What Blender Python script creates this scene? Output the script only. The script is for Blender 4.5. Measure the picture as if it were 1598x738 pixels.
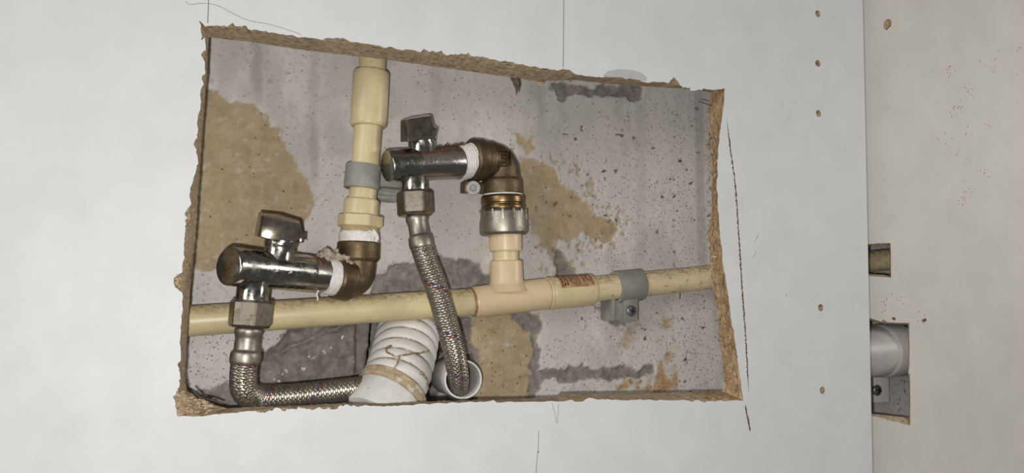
import bpy, bmesh, math, random
import numpy as np
from mathutils import Vector, Matrix
from mathutils.geometry import delaunay_2d_cdt
from mathutils.bvhtree import BVHTree

for o in list(bpy.data.objects):
    bpy.data.objects.remove(o)
random.seed(7)
RNG = np.random.default_rng(11)
C = bpy.context.scene.collection
SC = bpy.context.scene

# ------------------------------------------------------------------ camera
F_PX, W_PX, H_PX = 1185.0, 1598.0, 738.0
YAW, PITCH, ROLL = math.radians(21.5), math.radians(5.0), 0.020
CAM = Vector((0.0, -0.382, 0.0))
fw = Vector((math.sin(YAW) * math.cos(PITCH), math.cos(YAW) * math.cos(PITCH), math.sin(PITCH)))
r0 = Vector((math.cos(YAW), -math.sin(YAW), 0.0))
u0 = r0.cross(fw)
rt = r0 * math.cos(ROLL) + u0 * math.sin(ROLL)
up = u0 * math.cos(ROLL) - r0 * math.sin(ROLL)
cam = bpy.data.objects.new('camera', bpy.data.cameras.new('camera'))
C.objects.link(cam)
cam.matrix_world = Matrix(((rt.x, up.x, -fw.x, CAM.x), (rt.y, up.y, -fw.y, CAM.y),
                           (rt.z, up.z, -fw.z, CAM.z), (0, 0, 0, 1)))
cam.data.sensor_width = 36.0
cam.data.lens = F_PX / W_PX * 36.0
cam.data.clip_start = 0.01
SC.camera = cam

# ------------------------------------------------------------------ light
SC.view_settings.view_transform = 'Standard'
SC.view_settings.look = 'None'
SC.view_settings.exposure = 0.0
SC.view_settings.gamma = 1.0
SC.view_settings.use_curve_mapping = False
world = bpy.data.worlds.new('world')
SC.world = world
world.use_nodes = True
bg = world.node_tree.nodes['Background']
bg.inputs[0].default_value = (0.98, 0.985, 1.0, 1)
bg.inputs[1].default_value = 0.10

flash = bpy.data.objects.new('phone_flash', bpy.data.lights.new('phone_flash', 'POINT'))
C.objects.link(flash)
flash.location = CAM + rt * -0.013 + up * -0.015
flash.data.energy = 4.2
flash.data.shadow_soft_size = 0.0035
flash.data.color = (1.0, 0.985, 0.96)

fill_right = bpy.data.objects.new('ceiling_lamp', bpy.data.lights.new('ceiling_lamp', 'AREA'))  # added fill light, off frame at right, lifts the right-hand board
C.objects.link(fill_right)
fill_right.location = (1.25, -0.58, 0.26)
fill_right.data.shape = 'DISK'
fill_right.data.size = 0.30
fill_right.data.energy = 3.7
fill_right.data.color = (1.0, 0.98, 0.95)
fill_right.rotation_euler = (Vector((0.40, 0.0, 0.0)) - fill_right.location).to_track_quat('-Z', 'Y').to_euler()

fill_left = bpy.data.objects.new('room_window_light', bpy.data.lights.new('room_window_light', 'AREA'))  # added soft fill from far left, darkens the board beside the panel edge
C.objects.link(fill_left)
fill_left.location = (-2.5, -1.8, 0.8)
fill_left.data.size = 1.2
fill_left.data.energy = 30
fill_left.data.color = (1.0, 0.99, 0.97)
fill_left.rotation_euler = (Vector((0.2, 0.0, 0.0)) - fill_left.location).to_track_quat('-Z', 'Y').to_euler()

# ------------------------------------------------------------------ pixel <-> place
def P(px, py, Y):
    """point on the plane at depth Y behind the panel front that the photo shows at (px, py)"""
    d = fw + rt * ((px - W_PX / 2) / F_PX) - up * ((py - H_PX / 2) / F_PX)
    return CAM + d * ((Y - CAM.y) / d.y)


def ppm(p):
    return F_PX / (p - CAM).dot(fw)          # pixels per metre at p


def to_px(X, Y, Z):
    vx, vy, vz = X - CAM.x, Y - CAM.y, Z - CAM.z
    dz = vx * fw.x + vy * fw.y + vz * fw.z
    dx = vx * rt.x + vy * rt.y + vz * rt.z
    dy = vx * up.x + vy * up.y + vz * up.z
    return W_PX / 2 + F_PX * dx / dz, H_PX / 2 - F_PX * dy / dz


WALL = 0.066      # face of the masonry behind the panel
PANEL = 0.016     # chipboard thickness


# ------------------------------------------------------------------ materials
def lin(c):
    return tuple((v / 255 / 12.92) if v / 255 <= 0.04045 else ((v / 255 + 0.055) / 1.055) ** 2.4 for v in c) + (1.0,)


class Mat:
    def __init__(s, name, rough=0.5, metal=0.0, color=(200, 200, 200)):
        s.m = bpy.data.materials.new(name)
        s.m.use_nodes = True
        s.nt = s.m.node_tree
        s.b = s.nt.nodes['Principled BSDF']
        s.b.inputs['Roughness'].default_value = rough
        s.b.inputs['Metallic'].default_value = metal
        s.b.inputs['Base Color'].default_value = lin(color)
        s.coord = None

    def n(s, t, **kw):
        x = s.nt.nodes.new(t)
        for k, v in kw.items():
            setattr(x, k, v)
        return x

    def l(s, a, b):
        s.nt.links.new(a, b)

    def obj(s, scale=(1, 1, 1)):
        if s.coord is None:
            s.coord = s.n('ShaderNodeNewGeometry')
        mp = s.n('ShaderNodeMapping')
        mp.inputs['Scale'].default_value = scale
        s.l(s.coord.outputs['Position'], mp.inputs['Vector'])
        return mp.outputs[0]

    def noise(s, scale, detail=4, rough=0.6, st=(1, 1, 1), dist=0.0):
        x = s.n('ShaderNodeTexNoise')
        x.inputs['Scale'].default_value = scale
        x.inputs['Detail'].default_value = detail
        x.inputs['Roughness'].default_value = rough
        x.inputs['Distortion'].default_value = dist
        s.l(s.obj(st), x.inputs['Vector'])
        return x.outputs['Fac']

    def voro(s, scale, st=(1, 1, 1), feature='F1'):
        x = s.n('ShaderNodeTexVoronoi', feature=feature)
        x.inputs['Scale'].default_value = scale
        s.l(s.obj(st), x.inputs['Vector'])
        return x

    def ramp(s, fac, stops):
        x = s.n('ShaderNodeValToRGB')
        els = x.color_ramp.elements
        while len(els) < len(stops):
            els.new(0.5)
        for e, (p, c) in zip(els, stops):
            e.position = p
            e.color = c if len(c) == 4 else lin(c)
        s.l(fac, x.inputs[0])
        return x.outputs[0]

    def step(s, fac, a, b):
        x = s.n('ShaderNodeMapRange')
        x.inputs['From Min'].default_value = a
        x.inputs['From Max'].default_value = b
        s.l(fac, x.inputs[0])
        return x.outputs[0]

    def math(s, op, a, b):
        x = s.n('ShaderNodeMath', operation=op)
        for i, v in enumerate((a, b)):
            if isinstance(v, (int, float)):
                x.inputs[i].default_value = v
            else:
                s.l(v, x.inputs[i])
        return x.outputs[0]

    def mix(s, fac, a, b):
        x = s.n('ShaderNodeMix', data_type='RGBA')
        if isinstance(fac, (int, float)):
            x.inputs[0].default_value = fac
        else:
            s.l(fac, x.inputs[0])
        for i, v in ((6, a), (7, b)):
            if isinstance(v, tuple):
                x.inputs[i].default_value = v if len(v) == 4 else lin(v)
            else:
                s.l(v, x.inputs[i])
        return x.outputs[2]

    def color(s, c):
        s.l(c, s.b.inputs['Base Color'])

    def rough(s, c):
        s.l(c, s.b.inputs['Roughness'])

    def bump(s, h, strength=0.4, dist=0.0005):
        x = s.n('ShaderNodeBump')
        x.inputs['Strength'].default_value = strength
        x.inputs['Distance'].default_value = dist
        s.l(h, x.inputs['Height'])
        s.l(x.outputs[0], s.b.inputs['Normal'])

    def attr(s, name):
        x = s.n('ShaderNodeAttribute')
        x.attribute_name = name
        return x.outputs['Fac']


M = {}


def mat_simple(key, color, rough=0.5, metal=0.0, var=0.06, scale=220, dirt=None, dirt_cut=(0.58, 0.72), bump=0.0, dirt_scale=160, topdirt=None):
    m = Mat(key, rough, metal, color)
    d = tuple(max(0, int(v * (1 - var * 2))) for v in color)
    l_ = tuple(min(255, int(v * (1 + var))) for v in color)
    c = m.ramp(m.noise(scale, 4, 0.6), [(0.3, d), (0.7, l_)])
    if dirt:
        f = m.step(m.noise(dirt_scale, 6, 0.7, dist=0.4), *dirt_cut)
        c = m.mix(f, c, dirt)
    if topdirt:
        sp_ = m.n('ShaderNodeSeparateXYZ'); m.obj(); m.l(m.coord.outputs['Normal'], sp_.inputs[0])
        ft = m.math('MULTIPLY', m.step(m.noise(380, 5, 0.7), 0.44, 0.62), m.step(sp_.outputs[2], 0.25, 0.8))
        c = m.mix(m.math('MULTIPLY', ft, 0.75), c, topdirt)
    m.color(c)
    if bump:
        m.bump(m.noise(scale * 3, 4, 0.6), bump, 0.0006)
    M[key] = m.m
    return m


m = mat_simple('laminate', (216, 216, 215), 0.5, var=0.012, scale=40)
m.b.inputs['Specular IOR Level'].default_value = 0.25
m = mat_simple('hardboard_white', (216, 211, 202), 0.55, var=0.015, scale=30)
m.b.inputs['Specular IOR Level'].default_value = 0.25
mat_simple('cpvc', (214, 197, 154), 0.38, var=0.03, scale=60, dirt=(150, 120, 78), dirt_cut=(0.60, 0.80), dirt_scale=300, topdirt=(138, 110, 74))
mat_simple('cpvc_peach', (220, 196, 158), 0.36, var=0.025, scale=60, dirt=(160, 122, 84), dirt_cut=(0.68, 0.85), dirt_scale=280)
mat_simple('cpvc_dirty', (226, 208, 168), 0.42, var=0.04, scale=80, dirt=(112, 74, 38), dirt_cut=(0.56, 0.70), dirt_scale=230, topdirt=(120, 84, 46))
mat_simple('grey_plastic', (146, 145, 136), 0.5, var=0.05, scale=120, bump=0.05)
mat_simple('tape', (232, 228, 222), 0.6, var=0.05, scale=500, dirt=(170, 140, 115), dirt_cut=(0.60, 0.75), bump=0.3)
mat_simple('putty', (196, 180, 160), 0.8, var=0.1, scale=700, dirt=(120, 80, 50), dirt_cut=(0.55, 0.7), bump=0.7)
mat_simple('white_pvc', (216, 214, 210), 0.4, var=0.03, scale=80, dirt=(160, 140, 115), dirt_cut=(0.62, 0.80), dirt_scale=200)
mat_simple('corrugated_white', (222, 219, 212), 0.45, var=0.03, scale=80, dirt=(165, 140, 108), dirt_cut=(0.60, 0.78), dirt_scale=180)
mat_simple('rib_grime', (150, 124, 92), 0.7, var=0.12, scale=300, dirt=(205, 198, 186), dirt_cut=(0.5, 0.62), dirt_scale=240)
mat_simple('tan_collar', (186, 164, 132), 0.6, var=0.08, scale=300, dirt=(206, 196, 180), dirt_cut=(0.52, 0.62), dirt_scale=200, bump=0.1)
mat_simple('waste_grey', (196, 190, 184), 0.42, var=0.03, scale=90, dirt=(150, 138, 124), dirt_cut=(0.62, 0.8))
mat_simple('bracket_white', (232, 228, 222), 0.45, var=0.02)
mat_simple('rust_flake', (104, 74, 52), 0.95, var=0.25, scale=900)
mat_simple('lug_grey', (172, 168, 162), 0.5, var=0.08, scale=300)
mat_simple('screw_steel', (128, 128, 132), 0.4, 0.55, var=0.1, scale=400)
mat_simple('pencil', (92, 90, 92), 0.6)
mat_simple('fibre', (120, 112, 102), 0.7)
mat_simple('kerf_brown', (128, 108, 86), 0.9, var=0.25, scale=700)
mat_simple('smudge', (188, 187, 184), 0.5, var=0.02)
mat_simple('crumb', (118, 92, 58), 0.9, var=0.2, scale=900)
mat_simple('splinter_dark', (96, 84, 70), 0.9, var=0.2, scale=600)
mat_simple('ink', (62, 42, 32), 0.6)
mat_simple('sticker', (178, 140, 100), 0.5, var=0.1, scale=250, dirt=(140, 84, 58), dirt_cut=(0.5, 0.62), dirt_scale=150)
mat_simple('strand_blue', (38, 52, 120), 0.45, var=0.1)
mat_simple('strand_red', (138, 34, 36), 0.45, var=0.1)
mat_simple('hose_core', (52, 49, 45), 0.7, var=0.1)

# chrome with water marks and a film of grime
m = Mat('chrome', 0.12, 1.0, (150, 146, 138))
f = m.step(m.noise(260, 6, 0.7), 0.56, 0.74)
m.color(m.mix(m.math('MULTIPLY', f, 0.8), (164, 161, 153), (96, 80, 62)))
m.rough(m.ramp(m.noise(200, 5, 0.7), [(0.38, (0.09, 0.09, 0.09, 1)), (0.72, (0.42, 0.5, 0.5, 1))]))
m.bump(m.noise(900, 3, 0.6), 0.06, 0.0003)
M['chrome'] = m.m
# chrome pitted with rust near the joints
m = Mat('chrome_rusty', 0.3, 1.0)
sepn = m.n('ShaderNodeSeparateXYZ'); m.obj(); m.l(m.coord.outputs['Normal'], sepn.inputs[0])
f = m.math('ADD', m.step(m.noise(420, 6, 0.75), 0.62, 0.72), m.math('MULTIPLY', m.step(m.noise(420, 6, 0.75), 0.34, 0.5), m.step(sepn.outputs[2], 0.0, 0.55)))
f = m.math('MINIMUM', f, 1.0)
m.color(m.mix(f, (160, 157, 150), (90, 60, 40)))
m.rough(m.ramp(f, [(0.0, (0.2, 0.2, 0.2, 1)), (1.0, (0.75, 0.75, 0.75, 1))]))
m.l(m.math('SUBTRACT', 1.0, m.math('MULTIPLY', f, 0.8)), m.b.inputs['Metallic'])
m.bump(m.noise(800, 4, 0.7), 0.25, 0.0004)
M['chrome_rusty'] = m.m
m = Mat('nut_nickel', 0.36, 1.0)
f = m.step(m.noise(330, 6, 0.7), 0.5, 0.75)
m.color(m.mix(f, (158, 148, 134), (104, 88, 68)))
m.bump(m.noise(600, 4, 0.6), 0.1, 0.0004)
M['nut_nickel'] = m.m
m = Mat('steel_ring', 0.46, 0.95)
f = m.step(m.noise(300, 6, 0.7), 0.52, 0.72)
m.color(m.mix(f, (160, 153, 142), (122, 108, 90)))
m.bump(m.noise(700, 4, 0.6), 0.12, 0.0004)
M['steel_ring'] = m.m
m = Mat('brass_dull', 0.48, 0.75)
f = m.noise(150, 6, 0.7)
m.color(m.ramp(f, [(0.25, (70, 59, 47)), (0.5, (104, 88, 66)), (0.75, (132, 112, 80))]))
m.bump(m.noise(700, 5, 0.65), 0.25, 0.0005)
M['brass_dull'] = m.m
m = Mat('brass_clean', 0.34, 0.9)
f = m.noise(180, 6, 0.7)
m.color(m.ramp(f, [(0.25, (84, 68, 46)), (0.55, (124, 102, 70)), (0.8, (156, 130, 88))]))
M['brass_clean'] = m.m
m = Mat('braid_steel', 0.38, 0.9)
f = m.step(m.noise(260, 5, 0.7), 0.45, 0.75)
m.color(m.mix(f, (176, 168, 156), (128, 114, 96)))
M['braid_steel'] = m.m
m = Mat('clear_grey', 0.15, 0.85)
m.color(m.ramp(m.noise(240, 5, 0.7), [(0.3, (100, 90, 78)), (0.7, (160, 152, 140))]))
M['lever_chrome'] = m.m


def chipboard(key, st, c0, c1, c2, sc=420):
    m = Mat(key, 0.92)
    a = m.noise(sc, 6, 0.7, st=st, dist=0.6)
    c = m.ramp(a, [(0.28, c0), (0.5, c1), (0.72, c2)])
    v = m.voro(sc * 1.3, st)
    c = m.mix(m.math('MULTIPLY', m.step(v.outputs['Distance'], 0.62, 0.8), 0.6), c, (92, 70, 48))
    m.color(c)
    m.bump(a, 0.55, 0.0008)
    M[key] = m.m


chipboard('chipboard_fine', (0.35, 1.5, 1.5), (146, 124, 96), (188, 165, 134), (214, 194, 166), 600)
chipboard('chipboard_coarse', (1, 1, 0.5), (128, 100, 70), (182, 152, 116), (220, 196, 162), 330)

# ---- masonry wall: old paint, exposed render, grey mortar, rust; masks live on the mesh
m = Mat('old_wall', 0.85)
big = m.noise(22, 5, 0.6, st=(1, 1, 0.35))
paint = m.ramp(big, [(0.3, (194, 188, 183)), (0.5, (209, 203, 197)), (0.7, (219, 213, 207))])
paint = m.mix(m.step(m.noise(420, 3, 0.6), 0.52, 0.75), paint, (182, 176, 170))
tanc = m.ramp(m.noise(90, 7, 0.7), [(0.3, (154, 134, 104)), (0.5, (176, 155, 124)), (0.7, (190, 171, 142))])
tanc = m.mix(m.step(m.noise(500, 4, 0.7), 0.60, 0.74), tanc, (138, 112, 80))
greyc = m.ramp(m.noise(160, 7, 0.75), [(0.3, (100, 94, 88)), (0.5, (136, 129, 122)), (0.72, (168, 161, 153))])
c = m.mix(m.attr('tan'), paint, tanc)
c = m.mix(m.attr('grey'), c, greyc)
c = m.mix(m.attr('rust'), c, m.ramp(m.noise(300, 5, 0.7), [(0.35, (150, 106, 58)), (0.65, (196, 162, 106))]))
vo = m.voro(420)
sepc = m.n('ShaderNodeSeparateColor'); m.l(vo.outputs['Color'], sepc.inputs[0])
dot = m.math('LESS_THAN', m.math('ADD', vo.outputs['Distance'], m.math('MULTIPLY', m.noise(1500, 2, 0.5), 0.25)), m.math('MULTIPLY', sepc.outputs[1], 0.42))
dot = m.math('MULTIPLY', dot, m.math('LESS_THAN', sepc.outputs[0], m.attr('dens')))
c = m.mix(m.math('MULTIPLY', dot, 0.75), c, (84, 70, 54))
c = m.mix(m.attr('speck'), c, (84, 70, 54))
c = m.mix(m.attr('stain'), c, (158, 152, 147))
c = m.mix(m.attr('pink'), c, (186, 112, 112))
m.color(c)
m.bump(m.noise(650, 6, 0.7), 0.35, 0.0006)
M['old_wall'] = m.m


# ------------------------------------------------------------------ objects
ORG = {}


def tag(o, label=None, cat=None, group=None, kind=None):
    if label: o['label'] = label
    if cat: o['category'] = cat
    if group: o['group'] = group
    if kind: o['kind'] = kind
    return o


def thing(name, loc, label, cat, group=None, kind=None):
    o = bpy.data.objects.new(name, None)
    o.empty_display_size = 0.01
    C.objects.link(o)
    o.location = loc
    ORG[o.name] = Vector(loc)
    return tag(o, label, cat, group, kind)


class G:
    """collects shapes in place; build() links them as one mesh object"""
    def __init__(s):
        s.v, s.f = [], []

    def add(s, vs, fs):
        k = len(s.v)
        s.v += [Vector(v) for v in vs]
        s.f += [tuple(i + k for i in f) for f in fs]
        return s

    def rings(s, rings, cap0=True, cap1=True, closed=False):
        n = len(rings[0])
        vs = [v for r in rings for v in r]
        fs = []
        R = len(rings)
        for i in range(R if closed else R - 1):
            a, b = i * n, ((i + 1) % R) * n
            for j in range(n):
                k = (j + 1) % n
                fs.append((a + j, a + k, b + k, b + j))
        if cap0 and not closed: fs.append(tuple(reversed(range(n))))
        if cap1 and not closed: fs.append(tuple((R - 1) * n + j for j in range(n)))
        return s.add(vs, fs)

    def lathe(s, A, B, prof, seg=40, bevel=0.0006, cap0=True, cap1=True, wob=None, closed=False):
        """prof: (metres along A->B, radius)"""
        ax = (B - A).normalized()
        e1 = ax.cross(Vector((0, 0, 1)) if abs(ax.z) < 0.9 else Vector((1, 0, 0))).normalized()
        e2 = ax.cross(e1)
        pr = bevel_profile(prof, bevel, closed) if bevel else prof
        rings = []
        for t, r in pr:
            ring = []
            for j in range(seg):
                a = 2 * math.pi * j / seg
                rr = r * (wob(t, a) if wob else 1)
                ring.append(A + ax * t + (e1 * math.cos(a) + e2 * math.sin(a)) * rr)
            rings.append(ring)
        return s.rings(rings, cap0, cap1, closed)

    def turn(s, sts, Y0, Y1, **kw):
        """sts: (px, py, width in px) along a straight axis from depth Y0 to Y1"""
        p0, p1 = sts[0], sts[-1]
        L = math.hypot(p1[0] - p0[0], p1[1] - p0[1]) or 1
        pts = [P(q[0], q[1], Y0 + (Y1 - Y0) * math.hypot(q[0] - p0[0], q[1] - p0[1]) / L) for q in sts]
        A, B = pts[0], pts[-1]
        ax = (B - A).normalized()
        prof = [((p - A).dot(ax), q[2] / 2 / ppm(p)) for p, q in zip(pts, sts)]
        return s.lathe(A, B, prof, **kw)

    def hexa(s, sts, Y0, Y1, rot=0.0, **kw):
        pts = [P(q[0], q[1], Y0 + (Y1 - Y0) * i / (len(sts) - 1)) for i, q in enumerate(sts)]
        A, B = pts[0], pts[-1]
        ax = (B - A).normalized()
        L = (B - A).length
        e1 = ax.cross(Vector((0, 1, 0))).normalized()
        e2 = ax.cross(e1)
        r = sts[0][2] / 2 / ppm(A)
        rings = []
        for t, k in ((0, 0.90), (0.10, 1.0), (0.90, 1.0), (1.0, 0.90)):
            ring = []
            for j in range(6):
                a0 = rot + math.pi / 3 * j
                for da in (-0.5, 0.5):
                    a = a0 + da * 0.10
                    ring.append(A + ax * (L * t) + (e1 * math.cos(a) + e2 * math.sin(a)) * r * k)
            rings.append(ring)
        return s.rings(rings)

    def tube(s, pts, radii, seg=24, cap=True):
        pts = [Vector(p) for p in pts]
        if not isinstance(radii, (list, tuple)):
            radii = [radii] * len(pts)
        fr = frames(pts)
        rings = []
        for p, r, (t, e1, e2) in zip(pts, radii, fr):
            rings.append([p + (e1 * math.cos(2 * math.pi * j / seg) + e2 * math.sin(2 * math.pi * j / seg)) * r for j in range(seg)])
        return s.rings(rings, cap, cap)

    def box(s, c, ax, ay, az):
        """c centre, ax/ay/az half-axis vectors"""
        vs = [c + ax * i + ay * j + az * k for i in (-1, 1) for j in (-1, 1) for k in (-1, 1)]
        fs = [(0, 1, 3, 2), (4, 6, 7, 5), (0, 4, 5, 1), (2, 3, 7, 6), (0, 2, 6, 4), (1, 5, 7, 3)]
        return s.add(vs, fs)

    def loft(s, poly0, poly1):
        n = len(poly0)
        return s.rings([poly0, poly1])

    def blob(s, c, r, sub=1, jit=0.3, sq=(1, 1, 1)):
        bm = bmesh.new()
        bmesh.ops.create_icosphere(bm, subdivisions=sub, radius=1)
        vs = []
        for v in bm.verts:
            k = r * (1 + random.uniform(-jit, jit))
            vs.append(c + Vector((v.co.x * k * sq[0], v.co.y * k * sq[1], v.co.z * k * sq[2])))
        fs = [tuple(x.index for x in f.verts) for f in bm.faces]
        bm.free()
        return s.add(vs, fs)

    def build(s, name, mat, parent=None, smooth=True, angle=40, bevel=0.0, label=None, origin=None):
        me = bpy.data.meshes.new(name)
        if parent is not None:
            org = ORG[parent.name]
        elif origin is not None:
            org = Vector(origin)
        else:
            arr = np.array([tuple(v) for v in s.v])
            org = Vector(((arr.min(0) + arr.max(0)) / 2).tolist())
        me.from_pydata([tuple(v - org) for v in s.v], [], s.f)
        bm = bmesh.new()
        bm.from_mesh(me)
        bmesh.ops.recalc_face_normals(bm, faces=bm.faces)
        if bevel:
            ed = [e for e in bm.edges if len(e.link_faces) == 2 and e.calc_face_angle(0) > 0.5]
            bmesh.ops.bevel(bm, geom=ed, offset=bevel, segments=2, affect='EDGES', profile=0.6)
        bm.to_mesh(me)
        bm.free()
        if smooth:
            me.polygons.foreach_set('use_smooth', [True] * len(me.polygons))
            me.set_sharp_from_angle(angle=math.radians(angle))
        me.materials.append(M[mat])
        o = bpy.data.objects.new(name, me)
        C.objects.link(o)
        if parent is not None:
            o.parent = parent
            ORG[o.name] = org
        else:
            o.location = org
            ORG[o.name] = org
        if label: o['label'] = label
        return o


def on_surface(g, px, py):
    """front point of shape g that the photo shows at (px, py), and its normal"""
    if not hasattr(g, 'bvh'):
        g.bvh = BVHTree.FromPolygons([tuple(v) for v in g.v], g.f)
    d = (P(px, py, 0.05) - CAM).normalized()
    h, n, i, dist = g.bvh.ray_cast(CAM, d)
    if h is None:
        return None, None
    return h, (n if n.dot(d) < 0 else -n)


def bevel_profile(prof, b, closed=False):
    out = []
    n = len(prof)
    for i in range(n):
        p = Vector(prof[i])
        if (i == 0 or i == n - 1) and not closed:
            out.append(tuple(p))
            continue
        a, c = Vector(prof[(i - 1) % n]), Vector(prof[(i + 1) % n])
        d0, d1 = a - p, c - p
        if d0.length < 1e-7 or d1.length < 1e-7:
            out.append(tuple(p))
            continue
        if d0.angle(-d1) < math.radians(20):
            out.append(tuple(p))
            continue
        k0, k1 = min(b, d0.length * 0.45), min(b, d1.length * 0.45)
        q0, q1 = p + d0.normalized() * k0, p + d1.normalized() * k1
        out += [tuple(q0), tuple((q0 + q1) * 0.25 + p * 0.5), tuple(q1)]
    return out


def frames(pts):
    n = len(pts)
    fr = []
    e = None
    for i in range(n):
        t = (pts[min(i + 1, n - 1)] - pts[max(i - 1, 0)]).normalized()
        if e is None:
            e = t.cross(Vector((0, 1, 0)))
            if e.length < 1e-3: e = t.cross(Vector((1, 0, 0)))
        e = (e - t * e.dot(t)).normalized()
        fr.append((t, e, t.cross(e)))
    return fr


def spline(pts, step):
    """Catmull-Rom through pts, resampled at equal steps"""
    pts = [Vector(p) for p in pts]
    q = [pts[0] * 2 - pts[1]] + pts + [pts[-1] * 2 - pts[-2]]
    dense = []
    for i in range(1, len(q) - 2):
        for k in range(40):
            t = k / 40
            a, b, c, d = q[i - 1], q[i], q[i + 1], q[i + 2]
            dense.append(0.5 * ((2 * b) + (c - a) * t + (2 * a - 5 * b + 4 * c - d) * t * t + (3 * b - a - 3 * c + d) * t ** 3))
    dense.append(pts[-1])
    out = [dense[0]]
    acc = 0
    for a, b in zip(dense, dense[1:]):
        L = (b - a).length
        while acc + L >= step:
            k = (step - acc) / L
            a = a + (b - a) * k
            out.append(a)
            L = (b - a).length
            acc = 0
        acc += L
    return out


# ------------------------------------------------------------------ noise in numpy
def vnoise(x, y, seed=0):
    xi, yi = np.floor(x).astype(np.int64), np.floor(y).astype(np.int64)
    fx, fy = x - xi, y - yi
    fx, fy = fx * fx * (3 - 2 * fx), fy * fy * (3 - 2 * fy)

    def h(a, b):
        n = (a * 374761393 + b * 668265263 + seed * 974634777) & 0xffffffff
        n = ((n ^ (n >> 13)) * 1274126177) & 0xffffffff
        n = n ^ (n >> 16)
        return (n & 0xffff) / 65535.0
    return (h(xi, yi) * (1 - fx) + h(xi + 1, yi) * fx) * (1 - fy) + (h(xi, yi + 1) * (1 - fx) + h(xi + 1, yi + 1) * fx) * fy


def fbm(x, y, seed=0, oct=5, g=0.55):
    s, a, t = 0, 1, 0
    for i in range(oct):
        s = s + a * vnoise(x * 2 ** i + i * 17.3, y * 2 ** i - i * 9.1, seed + i)
        t += a
        a *= g
    return s / t


def poly_dist(px, py, poly):
    """signed distance in px, positive inside"""
    inside = np.zeros(px.shape, bool)
    best = np.full(px.shape, 1e9)
    n = len(poly)
    for i in range(n):
        x0, y0 = poly[i]
        x1, y1 = poly[(i + 1) % n]
        c = ((y0 > py) != (y1 > py)) & (px < (x1 - x0) * (py - y0) / ((y1 - y0) or 1e-9) + x0)
        inside ^= c
        dx, dy = x1 - x0, y1 - y0
        t = np.clip(((px - x0) * dx + (py - y0) * dy) / (dx * dx + dy * dy + 1e-9), 0, 1)
        best = np.minimum(best, np.hypot(px - x0 - t * dx, py - y0 - t * dy))
    return np.where(inside, best, -best)


def sm(x, a, b):
    t = np.clip((x - a) / (b - a), 0, 1)
    return t * t * (3 - 2 * t)


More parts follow.
